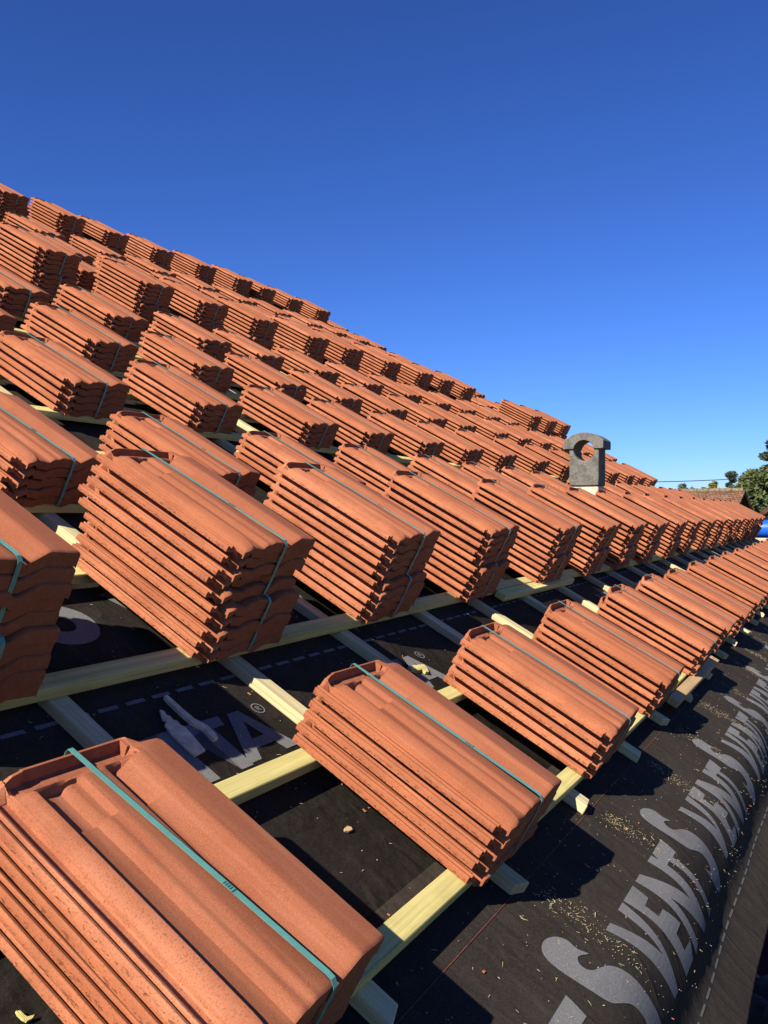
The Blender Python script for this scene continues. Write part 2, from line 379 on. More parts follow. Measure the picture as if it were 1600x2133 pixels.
# ------------------------------------------------------------------ counter battens and battens
ROWS = {1: [(0, .205), (4, .204), (12, .195)], 2: [(0, .92), (3, .925), (6, .888), (12, .852)], 3: [(0, 1.61), (1.6, 1.605), (2.9, 1.55), (6, 1.46), (12, 1.40)],
        4: [(0, 2.30), (2.3, 2.285), (5, 2.19), (8, 2.15), (12, 2.07)], 5: [(0, 2.97), (2.9, 2.93), (5, 2.82), (8.4, 2.75), (12, 2.62)],
        6: [(0, 3.62), (3.5, 3.57), (6, 3.47), (8.9, 3.33), (12, 3.22)], 7: [(0, 4.3), (3.5, 4.21), (4.7, 4.10), (6.5, 4.02), (8.65, 3.88), (12, 3.75)],
        8: [(0, 4.9), (5, 4.74), (10.4, 4.48), (12, 4.4)], 9: [(0, 5.55), (5, 5.42), (10, 5.25), (12, 5.2)], 10: [(0, 6.2), (5, 6.10), (10, 5.92), (12, 5.9)],
        11: [(0, 6.85), (4.9, 6.77), (5.92, 6.62), (7.9, 6.72), (9.3, 6.52), (12, 6.4)], 12: [(0, 7.5), (4, 7.42), (12, 7.2)]}
def rowv(r, u):
    p = ROWS[r]
    for a, b in zip(p, p[1:]):
        if u <= b[0] or b is p[-1]: return a[1] + (b[1] - a[1]) * (u - a[0]) / (b[0] - a[0])
WORD = ['', 'lowest', 'second', 'third', 'fourth', 'fifth', 'sixth', 'seventh', 'eighth', 'ninth', 'tenth', 'eleventh', 'topmost']
ORD = ['', 'first', 'second', 'third', 'fourth', 'fifth', 'sixth', 'seventh', 'eighth', 'ninth', 'tenth', 'eleventh', 'twelfth', 'thirteenth', 'fourteenth', 'fifteenth', 'sixteenth', 'seventeenth', 'eighteenth', 'nineteenth', 'twentieth', 'twenty-first', 'twenty-second', 'twenty-third', 'twenty-fourth', 'twenty-fifth', 'twenty-sixth']
def beam(name, pts, w, n0, n1, mat, end_tilt=0.0):
    bm = bmesh.new(); rows = []
    for u, v in pts: rows.append([bm.verts.new((u, v, n0)), bm.verts.new((u, v - w, n0)), bm.verts.new((u, v - w, n1)), bm.verts.new((u, v, n1))])
    for a, b in zip(rows, rows[1:]):
        for i in range(4): bm.faces.new((a[i], a[(i + 1) % 4], b[(i + 1) % 4], b[i]))
    bm.faces.new(rows[0][::-1]); bm.faces.new(rows[-1])
    bm.normal_update()
    es = [e for e in bm.edges if e.calc_face_angle(0) > 0.5]
    bmesh.ops.bevel(bm, geom=es, offset=0.0018, segments=1, affect='EDGES')
    return link(name, bm_mesh(bm, name), mat, mw=ROOF)
BT, BM_, BL = 0.0, -0.0262, -0.0515
for r in ROWS:
    for kind in ('nose', 'head'):
        dv = (.056 if r == 1 else .049) if kind == 'nose' else (.408 if r == 1 else .395)
        pts = []
        u = -3.0
        while u < 20:
            v = rowv(r, u) + dv
            if u > hip(v) - .25: break
            pts.append((u, v + 0.0035 * math.sin(u * 1.7 + r))); u += 0.5
        o = beam('batten', pts, .041, BT, BM_, M['batten'])
        tag(o, 'long yellow batten under the %s ends of the %s row of tile stacks' % ('lower' if kind == 'nose' else 'upper', WORD[r]), 'batten', 'horizontal battens across the roof')
CBU = [-1.37, -.88, -.40, .09, .565, 1.040, 1.515, 1.982, 2.470, 2.895, 3.330, 3.795, 4.315, 4.740, 5.2, 5.66, 6.1, 6.56, 7.02, 7.5, 7.96, 8.4, 8.86, 9.3, 9.76, 10.2, 10.66, 11.1, 11.5]
seen = 0
for i, ur in enumerate(CBU):
    bm = bmesh.new(); top = min(VR - .03, (U1 - ur) / .26 - .1); v0 = .168 + rnd.uniform(-.012, .014) + (.0 if ur < 1.2 else 0)
    wd = .040
    nseg = 14
    rows = []
    for k in range(nseg + 1):
        v = v0 + (top - v0) * (k / nseg) ** 1.6; dx = 0.004 * math.sin(v * 2.1 + i)
        tilt = 0.008 * math.sin(i * 2.3) if k == 0 else 0
        rows.append([bm.verts.new((ur - wd + dx, v + tilt, BM_ - .0006)), bm.verts.new((ur + dx, v - tilt, BM_ - .0006)), bm.verts.new((ur + dx, v - tilt, BL)), bm.verts.new((ur - wd + dx, v + tilt, BL))])
    for a, b in zip(rows, rows[1:]):
        for q in range(4): bm.faces.new((a[q], a[(q + 1) % 4], b[(q + 1) % 4], b[q]))
    bm.faces.new(rows[0][::-1]); bm.faces.new(rows[-1]); bm.normal_update()
    bmesh.ops.bevel(bm, geom=[e for e in bm.edges if e.calc_face_angle(0) > .5], offset=.002, segments=1, affect='EDGES')
    o = link('counter_batten', bm_mesh(bm, 'counter_batten'), M['cbat'], mw=ROOF)
    if ur < .9: lab = 'pale counter batten under the nearest tile stacks, %s one out of view at the left' % ORD[6 - i if i < 5 else 1]
    else:
        seen += 1; lab = 'pale counter batten on the underlay, %s one from the front left stack' % ORD[seen]
    tag(o, lab, 'counter batten', 'counter battens running up the slope')
# loose timber lengths laid beside battens
def plank(name, u0, u1, v0, v1, n0, n1, mat, rz=0.0, label='', cat='board', tip=0.0):
    bm = bmesh.new(); add_box(bm, u0, u1, v0, v1, n0, n1); bevel_all(bm, .0022, 1)
    if rz:
        c = Vector(((u0 + u1) / 2, (v0 + v1) / 2, 0)); bmesh.ops.rotate(bm, verts=bm.verts, cent=c, matrix=Matrix.Rotation(rz, 3, 'Z'))
    return tag(link(name, bm_mesh(bm, name), mat, mw=ROOF), label, cat)
plank('short_batten', 3.035, 3.915, .882, .9255, -.0262, .0012, M['batten'], 0, 'short length of yellow batten lying against the batten below the two-high stacks', 'batten')
plank('short_batten', 3.04, 3.97, .170, .2105, -.0262, .0006, M['plank'], 0, 'short tan board laid below the lowest batten under the row along the eave', 'board')

# ------------------------------------------------------------------ the interlocking tile
TL = 0.425
XP = [(0, 0), (.0003, 7.2), (.0012, 9.4), (.0024, 9.8), (.0064, 8.3), (.0072, 7.2), (.0078, 1.5), (.0102, 1.2), (.0110, 8.6), (.0120, 10.2), (.0132, 10.4), (.0166, 9.0), (.0173, 7.8), (.0179, .8), (.0355, .4), (.0372, 10.5), (.039, 12.8), (.048, 17.4), (.0575, 21.3), (.0600, 21.2), (.0620, 18.8), (.0640, 13.6), (.067, 12.6),
      (.080, 10.8), (.096, 8.5), (.100, 8.9), (.108, 14.6), (.112, 16.9), (.116, 17.7), (.120, 17.3), (.124, 17.6), (.130, 20.6), (.134, 21.9), (.138, 22), (.152, 20.7), (.167, 19.2), (.1705, 18), (.1745, 13.6), (.1775, 10.9), (.181, 9.6),
      (.186, 9.0), (.190, 9.8), (.200, 15.2), (.211, 21.4), (.2215, 27.3), (.2250, 28.7), (.229, 28.9), (.245, 27.2), (.265, 25.0), (.2822, 23.1), (.2846, 21.6), (.2855, 18)]
YN = [0, .0012, .003, .006, .010, .016, .024, .034, .05, .12, .20, .27, .31, .326, .3285, .332, .336, .36, .385, .399, .402, .405, .409, .411, .413, .416, .419, .422, .434, .4365, .439, .441, .4435, .445]
def sstep(a, b, x): t = min(1, max(0, (x - a) / (b - a))); return t * t * (3 - 2 * t)
def ztop(x, Y, z):
    z = z / 1000
    if x > .034:
        if Y < .006: z -= (1 - Y / .006) ** 2 * .0022
        if x < .066 and Y < .03: z -= .007 * (1 - Y / .03) ** 1.5
    if .066 < x < .230:
        # recessed landings at the head, with a sharp step at Y = .33
        k = max(sstep(.066, .069, x) * (1 - sstep(.122, .130, x)), sstep(.172, .176, x) * (1 - sstep(.200, .212, x)))
        if .3285 < Y < .404: z -= .0058 * k * sstep(.3285, .332, Y)
    if .036 < x < .232 and Y > .400:
        e = sstep(.036, .046, x) * (1 - sstep(.222, .232, x))
        if Y < .409: h = z + (.0165 - z) * sstep(.402, .409, Y)
        elif Y <= .413: h = .0165
        elif Y < .422: h = .0165 + (.0065 - .0165) * sstep(.413, .420, Y)
        elif Y < .434: h = .0065
        else: h = .0065 + (.0225 - .0065) * sstep(.434, .439, Y)
        if Y > .442: h -= .003 * (Y - .442) / .003
        z = z + (h - z) * e
    if .022 < x <= .046 and Y > .425: z = max(z, .020 * sstep(.425, .437, Y) * (1 - abs(x - .036) / .016) if abs(x - .036) < .016 else z)
    if x > .24 and Y > .43: z -= .003 * sstep(.43, .445, Y)
    return z
def ymap(x, Y):
    if x < .0365: y0 = .016 - .2 * x; y1 = .430 + .2 * x
    elif x < .0641: y0 = -.006 + .004 * abs(x - .05) / .015; y1 = .437 + (x - .034) * .2
    elif x < .222: y0 = 0; y1 = .445
    else: y0 = 0; y1 = .445 - .022 * sstep(.222, .240, x)
    if Y < .05: return y0 + (.05 - y0) * Y / .05
    if Y > .39: return .39 + (y1 - .39) * (Y - .39) / .055
    return Y
def make_tile_mesh(seed, coarse=False):
    r = random.Random(seed)
    xp = XP; yn = YN
    xs = [(x, z) for x, z in xp]; nx, ny = len(xs), len(yn)
    a1, a2 = r.uniform(-1, 1) * .0010, r.uniform(0, 6)
    vs, fs = [], []
    for Y in yn:
        for x, z in xs:
            y = ymap(x, Y); zt = ztop(x, Y, z) + a1 * math.sin(y * 7 + a2)
            vs.append((x + .0006 * math.sin(y * 16 + a2) * (1 if x < .04 else .2), y, zt))
    nb = len(vs)
    for Y in yn:
        for x, z in xs:
            y = ymap(x, Y); zt = ztop(x, Y, z)
            if x < .034: zb = -.0035 if x < .018 else -.005
            elif x < .0655: zb = max(.0, zt - .010)
            else: zb = max(.0015, zt - .0105)
            if x > .066 and Y < .0105:
                q = .0022 + .75 * (zt - .0289) + (.0006 if Y < .003 else 0); zb = q if Y < .0065 else q + (zb - q) * (Y - .0065) / .004
            if Y < .012 and .034 < x <= .066: zb = zt - .012
            if x > .278 and Y >= .0105: zb = -.001
            if Y > .434: zb = min(zb, .003)
            vs.append((x, y, zb + a1 * math.sin(y * 7 + a2)))
    for j in range(ny - 1):
        for i in range(nx - 1):
            a = j * nx + i; fs.append((a, a + 1, a + nx + 1, a + nx)); fs.append((nb + a, nb + a + nx, nb + a + nx + 1, nb + a + 1))
    for i in range(nx - 1):
        fs.append((i, nb + i, nb + i + 1, i + 1)); t = (ny - 1) * nx + i; fs.append((t, t + 1, nb + t + 1, nb + t))
    for j in range(ny - 1):
        a = j * nx; fs.append((a, a + nx, nb + a + nx, nb + a)); t = j * nx + nx - 1; fs.append((t, nb + t, nb + t + nx, t + nx))
    bm = bmesh.new(); bm.from_mesh(mesh('t', vs, fs))
    # moulded corner lug at the head
    for (x0, x1, y0, y1, z1) in ((.220, .231, .402, .411, .0245), (.222, .232, .420, .441, .0235), (.212, .220, .4045, .4085, .0205)):
        lug = add_box(bm, x0, x1, y0, y1, .006, z1)
        for v in lug:
            if v.co.z > .01: v.co.x += (.2265 - v.co.x) * .28; v.co.y += ((y0 + y1) / 2 - v.co.y) * .3
    me = bm_mesh(bm, 'tile'); me.materials.append(M['clay'])
    me.polygons.foreach_set('use_smooth', [True] * len(me.polygons)); me.set_sharp_from_angle(angle=R(25))
    return me
TILES = [make_tile_mesh(s) for s in (1, 2, 3)]
TP = .0270
def make_strap_mesh(n):
    # band round the bundle lengthwise: over the top, down the nose, under, up the head
    top = .0055 + (n - 1) * TP
    loop = [(.148, .4475, top + .0240), (.1535, .34, top + .0236), (.163, .17, top + .0234), (.1715, .012, top + .0224), (.1722, .0035, top + .0212), (.1725, -.0035, top + .015), (.1725, -.0045, top - .004), (.171, -.0045, .03), (.170, -.0035, .004), (.170, 0.0, -.0008),
            (.163, .17, -.0010), (.150, .44, -.0008), (.148, .4475, .002), (.148, .4490, .02), (.148, .4490, top + .019)]
    w, th = .0043, .0006
    vs, fs = [], []
    m = len(loop)
    for i, p in enumerate(loop):
        a, b = Vector(loop[i - 1]), Vector(loop[(i + 1) % m]); t = (b - a).normalized(); side = Vector((1, 0, 0)); nn = t.cross(side).normalized()
        if i in (5, 6, 7, 8): nn = Vector((0, -1, 0))
        elif i in (12, 13, 14): nn = Vector((0, 1, 0))
        elif i < 5: nn = Vector((0, -.5 if i == 4 else 0, 1)).normalized()
        else: nn = Vector((0, 0, -1))
        P = Vector(p)
        for dx, dn in ((-w, 0), (w, 0), (w, th), (-w, th)): vs.append(P + Vector((dx, 0, 0)) + nn * dn)
    for i in range(m):
        j = (i + 1) % m
        for q in range(4): fs.append((i * 4 + q, i * 4 + (q + 1) % 4, j * 4 + (q + 1) % 4, j * 4 + q))
    bm = bmesh.new(); bm.from_mesh(mesh('s', vs, fs)); me = bm_mesh(bm, 'strap'); me.materials.append(M['strap']); return me
STRAP = make_strap_mesh(5)
def make_seal():
    bm = bmesh.new(); top = .0055 + 4 * TP + .0236 + .0009
    for k in range(4): add_box(bm, -.0030, .0030, .0035 * k + .004, .0035 * k + .0052, -.0003, .0002)
    add_box(bm, -.0044, .0044, -.0006, .0006, -.0003, .0003)
    bmesh.ops.transform(bm, matrix=Matrix.Translation((.1632, .155, top)) @ Matrix.Rotation(R(3.3), 4, 'Z'), verts=bm.verts); me = bm_mesh(bm, 'seal'); me.materials.append(mat_plain('teal_seal', (.03, .11, .10), .4)); return me
SEAL = make_seal()
proto = bpy.data.objects.new('tile_bundle', None); COL.objects.link(proto); proto.empty_display_size = .1
ptiles = []
for i in range(5):
    t = bpy.data.objects.new('roof_tile', TILES[i % 3]); COL.objects.link(t); t.parent = proto; t.location = (0, 0, .0055 + i * TP); ptiles.append(t)
pstrap = bpy.data.objects.new('strap', STRAP); COL.objects.link(pstrap); pstrap.parent = proto
pseal = bpy.data.objects.new('strap_seal', SEAL); COL.objects.link(pseal); pseal.parent = pstrap
first = [True]
def bundle(u, v, n, label, near=False, rz=0.0):
    MW = ROOF @ Matrix.Translation((u - .2855, v, n)) @ Matrix.Rotation(rz, 4, 'Z')
    if first[0]: b = proto; kids = ptiles; st = pstrap; first[0] = False
    else:
        b = proto.copy(); COL.objects.link(b); kids = []
        for i, t in enumerate(ptiles):
            c = t.copy(); COL.objects.link(c); c.parent = b; kids.append(c)
        st = pstrap.copy(); COL.objects.link(st); st.parent = b
        if near: sx = pseal.copy(); COL.objects.link(sx); sx.parent = st
    b.matrix_world = MW
    for i, t in enumerate(kids):
        t.data = TILES[rnd.randrange(3)]
        sl_ = rnd.uniform(-.011, .011) if rnd.random() < .12 else 0
        t.location = (rnd.uniform(-.003, .003), rnd.uniform(-.0035, .0035) + sl_, .0055 + i * TP + rnd.uniform(-.0005, .0005)); t.rotation_euler = (rnd.uniform(-.0015, .0015), 0, rnd.uniform(-.006, .006))
    tag(b, label, 'tile bundle', 'strapped bundles of roof tiles set out on the battens')
    return b
C1 = [.24, .915, 1.616, 2.290, 2.970, 3.720, 4.345, 4.915, 5.588, 6.315, 6.985, 7.63, 8.28, 8.93, 9.58, 10.2, 10.85, 11.4]
C2 = [.28, .945, 1.614, 2.283, 2.957, 3.729, 4.369, 4.936, 5.53, 6.215, 6.82, 7.50, 8.15, 8.81, 9.38, 10.0, 10.5, 10.9, 11.33]
C3 = [.97, 1.618, 2.250, 2.878, 3.555, 4.246, 4.837, 5.451, 5.93, 6.80, 7.45, 8.20, 8.85, 9.45, 10.0, 10.52, 11.07]
C4 = [1.62, 2.286, 2.925, 3.656, 4.204, 4.840, 5.45, 6.082, 6.791, 7.50, 8.2, 8.99, 9.64, 10.16, 10.74]
C5 = [1.61, 2.24, 2.882, 3.541, 4.184, 4.782, 5.374, 6.017, 6.566, 7.28, 7.84, 8.431, 9.05, 9.65, 10.2, 10.8]
C6 = [2.2, 2.86, 3.517, 4.216, 4.749, 5.417, 6.046, 6.682, 7.232, 7.773, 8.379, 8.874]
C7 = [2.1, 2.80, 3.489, 4.203, 4.705, 5.270, 5.938, 6.456, 7.085, 7.696, 8.147, 8.65]
C8 = [2.9, 3.58, 4.22, 4.80, 5.42, 6.03, 6.62, 7.22, 7.80, 8.40, 9.0, 9.6, 10.36]
C9 = [3.3, 3.95, 4.6, 5.25, 5.85, 6.45, 7.05, 7.65, 8.25, 8.85, 9.4, 9.93]
C10 = [3.5, 4.15, 4.85, 5.5, 6.1, 6.7, 7.3, 7.9, 8.5, 9.05, 9.55, 9.99]
C11 = [3.5, 4.2, 4.906, 5.46, 5.924, 6.57, 7.264, 7.922, 8.323, 8.80, 9.333]
LAY = {1: (C1, 0), 2: (C2, 1), 3: (C3, 0), 4: (C4, 0), 5: (C5, 0), 6: (C6, 0), 7: (C7, 1), 8: (C8, 0), 9: (C9, 0), 10: (C10, 0), 11: (C11, 1), 12: ([4.1, 4.75, 5.4, 6.03, 6.65, 7.3, 7.95, 8.5, 9.0], 0)}
def vis(u, v, n):
    p = rp(u, v, n) - Vector((0, 0, CAMZ)); z = p.dot(FW)
    if z < .2: return False
    x = 800 + 1775 * p.dot(RT) / z; y = 1066.5 - 1775 * p.dot(UP) / z
    return -20 < x < 1620 and -20 < y < 2160
def place_row(r, us_, double, kind=''):
    k = 0; hid = -1
    for u in us_:
        v = rowv(r, u)
        sh = any(vis(uu, vv, nn) for uu in (u - .29, u) for vv in (v, v + .43) for nn in (0, .14, .27))
        near = u < 5 and r < 4
        row = '%s row up' % WORD[r] if r not in (1, 12) else ('eave row' if r == 1 else 'topmost row')
        if not sh: hid += 1
        if sh: k += 1; pos = ORD[k] + ' from the left'
        else: pos = 'out of view at left, %s' % ORD[1 + hid] if u < 6 else 'out of view at right, %s' % ORD[1 + hid]
        jit = rnd.uniform(-.006, .006); rz = rnd.uniform(-.016, .016)
        if double:
            bundle(u + .010, v - .013, 0, 'lower bundle of the two-high %stile stack, %s, %s' % (kind, pos, row), near, rz)
            bundle(u, v + jit * .5, 5 * TP + .0015, 'upper bundle of the two-high %stile stack, %s, %s' % (kind, pos, row), near, rz + rnd.uniform(-.008, .008))
        else: bundle(u, v + jit, 0, 'single strapped tile bundle, %s in the %s' % (pos, row) if not kind else 'single strapped tile bundle %s, %s' % (kind, row), near, rz)
for r, (cs, dbl) in LAY.items(): place_row(r, cs, dbl)
place_row(6, [9.395, 9.906, 10.393], 1, 'right-hand ')
place_row(7, [9.25], 0, 'just right of the two-high stacks'); place_row(7, [9.9], 0, 'second right of the two-high stacks'); place_row(7, [10.4], 0, 'third right of the two-high stacks')
place_row(11, [9.84], 0, 'at the far right end')

# ------------------------------------------------------------------ vent chimney
cc = rp(6.06, 1.50, .16); w_, dp, hb = .215, .19, .275
zt0 = at(1187, 1012, 6.1).z
Mch = Matrix.Translation((cc.x - w_ / 2, 6.06 + .0, 0))
ch = empty('vent_chimney', Matrix.Translation((cc.x - w_ / 2, 6.06 + dp / 2, rp(6.1, 1.5, -.05).z)))
tag(ch, 'small weathered concrete vent chimney with a round hole and arched cap among the tile stacks', 'chimney')
z0 = zt0; cyz = z0 + .255; rad = .074
def ring_plate(bm, outer, cx, cz, r, y0, y1, n=40):   # outer(angle)->point; plate with a round hole running through it
    A = [];
    for i in range(n):
        a = 2 * math.pi * i / n; o_ = outer(a)
        A.append([bm.verts.new((o_[0], y, o_[1])) for y in (y0, y1)] + [bm.verts.new((cx + r * math.cos(a), y, cz + r * math.sin(a))) for y in (y0, y1)])
    for i in range(n):
        p, q = A[i], A[(i + 1) % n]
        bm.faces.new((p[0], q[0], q[2], p[2])); bm.faces.new((p[1], p[3], q[3], q[1])); bm.faces.new((p[0], p[1], q[1], q[0])); bm.faces.new((p[2], q[2], q[3], p[3]))
cx0 = cc.x - w_ / 2
def boxray(hx, zlo, zhi):
    def f(a):
        c, s = math.cos(a), math.sin(a); t = 1e9
        if abs(c) > 1e-6: t = min(t, hx / abs(c))
        if s > 1e-6: t = min(t, (zhi - cyz) / s)
        if s < -1e-6: t = min(t, (zlo - cyz) / s)
        return (cx0 + c * t, cyz + s * t)
    return f
bm = bmesh.new(); ring_plate(bm, boxray(w_ / 2, z0, cyz + .09), cx0, cyz, rad, 6.06, 6.06 + dp, 48)
bmesh.ops.remove_doubles(bm, verts=bm.verts, dist=1e-5)
o = link('cowl_body', bm_mesh(bm, 'cowl_body'), M['conc'], sharp=35); o.parent = ch; o.matrix_world = Matrix.Identity(4)
bv = o.modifiers.new('bev', 'BEVEL'); bv.width = .008; bv.segments = 2; bv.limit_method = 'ANGLE'; bv.angle_limit = R(50)
bm = bmesh.new(); pts = []
hw = w_ / 2 + .036; zs = cyz + .012
n = 26                                        # arched cap: outer arc, then back along the inner round opening
a0 = math.asin(.012 / rad)
def capout(a):
    t = (math.pi / 2 - a) / (math.pi / 2 - a0); x = hw * max(-1, min(1, t * 1.25)); k = abs(t)
    if k > .8: return (math.copysign(hw, t), zs + .058 * (1 - k) / .2)
    return (x, zs + .058 + .062 * math.cos(math.pi / 2 * k / .8) ** .8)
A_ = []
for i in range(n * 2 + 1):
    a = a0 + (math.pi - 2 * a0) * i / (n * 2); q = capout(a); y0, y1 = 6.06 - .012, 6.06 + dp + .012
    A_.append([bm.verts.new((cx0 + q[0], y, q[1])) for y in (y0, y1)] + [bm.verts.new((cx0 + rad * 1.005 * math.cos(a), y, cyz + rad * 1.005 * math.sin(a))) for y in (y0, y1)])
for p, q in zip(A_, A_[1:]):
    bm.faces.new((p[0], q[0], q[2], p[2])); bm.faces.new((p[1], p[3], q[3], q[1])); bm.faces.new((p[0], p[1], q[1], q[0])); bm.faces.new((p[2], q[2], q[3], p[3]))
for p in (A_[0], A_[-1]): bm.faces.new((p[0], p[2], p[3], p[1]))
o = link('arched_cap', bm_mesh(bm, 'arched_cap'), M['conc'], sharp=35); o.parent = ch; o.matrix_world = Matrix.Identity(4)
bv = o.modifiers.new('bev', 'BEVEL'); bv.width = .005; bv.segments = 2; bv.limit_method = 'ANGLE'; bv.angle_limit = R(50)
bm = bmesh.new(); add_box(bm, cx0 - w_ / 2 + .02, cx0 + w_ / 2 - .006, 6.06 + .012, 6.06 + dp - .015, rp(0, 1.5, -.06).z - .05, z0 - .002); bevel_all(bm, .004, 1)
o = link('mortar_base', bm_mesh(bm, 'mortar_base'), M['mortar']); o.parent = ch; o.matrix_world = Matrix.Identity(4)

# ------------------------------------------------------------------ offcuts, shavings, crumbs
def offcut(name, outline, n0, th, mat, label, tilt=0.0, cat='offcut'):
    bm = bmesh.new(); prism(bm, outline, n0, n0 + th); c = Vector(outline[0]).to_3d()
    if tilt: bmesh.ops.rotate(bm, verts=bm.verts, cent=(outline[0][0], outline[0][1], n0), matrix=Matrix.Rotation(tilt, 3, 'Y'))
    return tag(link(name, bm_mesh(bm, name), mat, mw=ROOF), label, cat)
def hit(px, py, n):
    d = at(px, py, 1) - Vector((0, 0, CAMZ)); t = -(HB - n) / d.dot(N_); P = d * t; return (P.dot(E_), P.dot(S_))
zz = lambda x, y: hit(x / 2.6667, 1350 + y / 2.6667, -.046)
offcut('wood_offcut', [zz(*p) for p in [(888, 343), (912, 350), (925, 372), (945, 378), (965, 400), (985, 404), (1000, 425), (1030, 440), (1050, 462), (1142, 568), (1082, 598), (1040, 560), (955, 482), (915, 425), (930, 408), (902, 395)]], -.0495, .004, M['grey'], 'splintered grey-white flat offcut lying on the underlay behind the front bundle')
offcut('wood_stick', [zz(*p) for p in [(908, 275), (925, 270), (960, 300), (1010, 345), (1075, 400), (1150, 440), (1190, 480), (1208, 508), (1185, 514), (1165, 495), (1130, 455), (1060, 420), (1000, 368), (940, 310)]], -.0495, .008, M['grey'], 'thin bent wooden stick lying beside the flat offcut on the underlay')
zq = lambda x, y: hit(780 + x / 7.2727, 1310 + y / 7.2727, -.042)
offcut('wood_chip', [zq(*p) for p in [(515, 575), (560, 560), (745, 543), (790, 590), (820, 660), (780, 655), (720, 620), (640, 640), (570, 620)]], -.049, .009, M['batten'], 'pale yellow split wood chip on the grey printed letter beside the second bundle')
zr = lambda x, y: hit(x * .53125, 1500 + y * .53125, -.046)
offcut('wood_chip', [zr(*p) for p in [(62, 1140), (80, 1138), (95, 1155), (108, 1162), (135, 1155), (128, 1168), (105, 1180), (88, 1172), (70, 1155)]], -.049, .003, M['batten'], 'small yellow splinter in the bottom left corner on the underlay')
offcut('wood_chip', [zr(*p) for p in [(1350, 425), (1362, 415), (1378, 420), (1382, 430), (1368, 436), (1352, 434)]], -.049, .0035, M['plank'], 'small tan chip lying between the front two bundles of the eave row')
def scatter(name, items, mat, label, cat):
    bm = bmesh.new()
    for (u, s, L, W, T, a, tl) in items:
        x, v, n = surf(u, s, .0022)
        Mt = Matrix.Translation((x, v, n)) @ Matrix.Rotation(a, 4, 'Z') @ Matrix.Rotation(tl, 4, 'Y')
        vs = [bm.verts.new(Mt @ Vector(p)) for p in ((-L, -W, 0), (L, -W * .6, 0), (L * .9, W * .5, 0), (-L * .8, W, 0), (-L, -W, T), (L, -W * .6, T * .6), (L * .9, W * .5, T * .6), (-L * .8, W, T))]
        for f in ((0, 3, 2, 1), (4, 5, 6, 7), (0, 1, 5, 4), (1, 2, 6, 5), (2, 3, 7, 6), (3, 0, 4, 7)): bm.faces.new([vs[i] for i in f])
    return tag(link(name, bm_mesh(bm, name, False), mat, mw=ROOF), label, cat, kind='stuff')
it = []
def shav(u, s, big=1.0):
    L = rnd.choice((.0006, .0008, .0008, .0011, .0014, .002, .0034, .0055)) * big * rnd.uniform(.7, 1.3)
    it.append((u, s, L, rnd.uniform(.0003, .0008) * big, rnd.uniform(.0003, .0007) * big, rnd.uniform(0, 6.28), rnd.uniform(-.3, .3)))
for _ in range(2300):
    u = .3 + 7.5 * rnd.random() ** 1.5; shav(u, rnd.uniform(-1.3, .26) if rnd.random() < .55 else rnd.uniform(-.2, .26))
for ur in CBU[5:18]:
    m = 240 if rnd.random() < .7 else 110
    for _ in range(m):                        # sawdust trails that slid down from the counter batten ends
        s = -.14 + abs(rnd.gauss(0, .11)) + rnd.uniform(0, .03); shav(ur + .035 + rnd.gauss(0, .022) + (s + .14) * .10, s, .85)
for ur in CBU[5:14]:
    for vv in (.62, .96):
        for _ in range(40): shav(ur - .02 + rnd.gauss(0, .045), -vv + rnd.gauss(0, .05), .8)
scatter('wood_shavings', it, M['chip'], 'pale wood shavings and sawdust scattered over the black underlay', 'shavings')
it2 = []
for _ in range(230):
    u = .5 + 6 * rnd.random() ** 1.4; s = rnd.uniform(-1.2, .24)
    it2.append((u, s, rnd.choice((.0016, .0025, .004, .007)) * rnd.uniform(.6, 1.2), rnd.uniform(.0006, .0024), .0012, rnd.uniform(0, 6.28), 0))
scatter('tile_crumbs', it2, M['tchip'], 'orange crumbs of broken tile scattered over the black underlay', 'crumbs')

# ------------------------------------------------------------------ beyond the eave and the far end
def tube(bm, pts, r, seg=8):
    rings = []
    for i, p in enumerate(pts):
        a = pts[max(0, i - 1)]; b = pts[min(len(pts) - 1, i + 1)]; t = (b - a).normalized(); q = t.to_track_quat('Z', 'Y'); rr = r[i] if isinstance(r, list) else r
        rings.append([bm.verts.new(p + q @ Vector((rr * math.cos(2 * math.pi * k / seg), rr * math.sin(2 * math.pi * k / seg), 0))) for k in range(seg)])
    for a, b in zip(rings, rings[1:]):
        for k in range(seg): bm.faces.new((a[k], a[(k + 1) % seg], b[(k + 1) % seg], b[k]))
    bm.faces.new(rings[0][::-1]); bm.faces.new(rings[-1])
# blue drum behind the last stacks
c = at(1609, 1102, 12.2)
bm = bmesh.new(); tube(bm, [c + Vector((0, -.0, -.5)), c + Vector((0, 0, -.49)), c + Vector((0, 0, .09)), c + Vector((0, 0, .115)), c + Vector((0, 0, .12))], [.12, .13, .13, .12, .06], 24)
# lying roll: turn it so that its axis runs across the view
bmesh.ops.rotate(bm, verts=bm.verts, cent=c, matrix=Matrix.Rotation(R(90), 3, 'Y'))
bmesh.ops.translate(bm, verts=bm.verts, vec=(0, 0, 0))
roll = link('tarpaulin_roll', bm_mesh(bm, 'roll'), M['blue'], sharp=40)
tag(roll, 'bright blue plastic roll at the right edge beyond the last tile stacks', 'plastic roll')
# overhead wire
bm = bmesh.new(); a, b = at(1340, 1004, 34), at(1680, 984, 42)
tube(bm, [a + (b - a) * (i / 16) + Vector((0, 0, -.10 * (1 - (2 * i / 16 - 1) ** 2))) for i in range(17)], .018, 6)
tag(link('overhead_wire', bm_mesh(bm, 'wire'), M['wire']), 'thin dark overhead wire crossing the sky before the trees', 'wire')
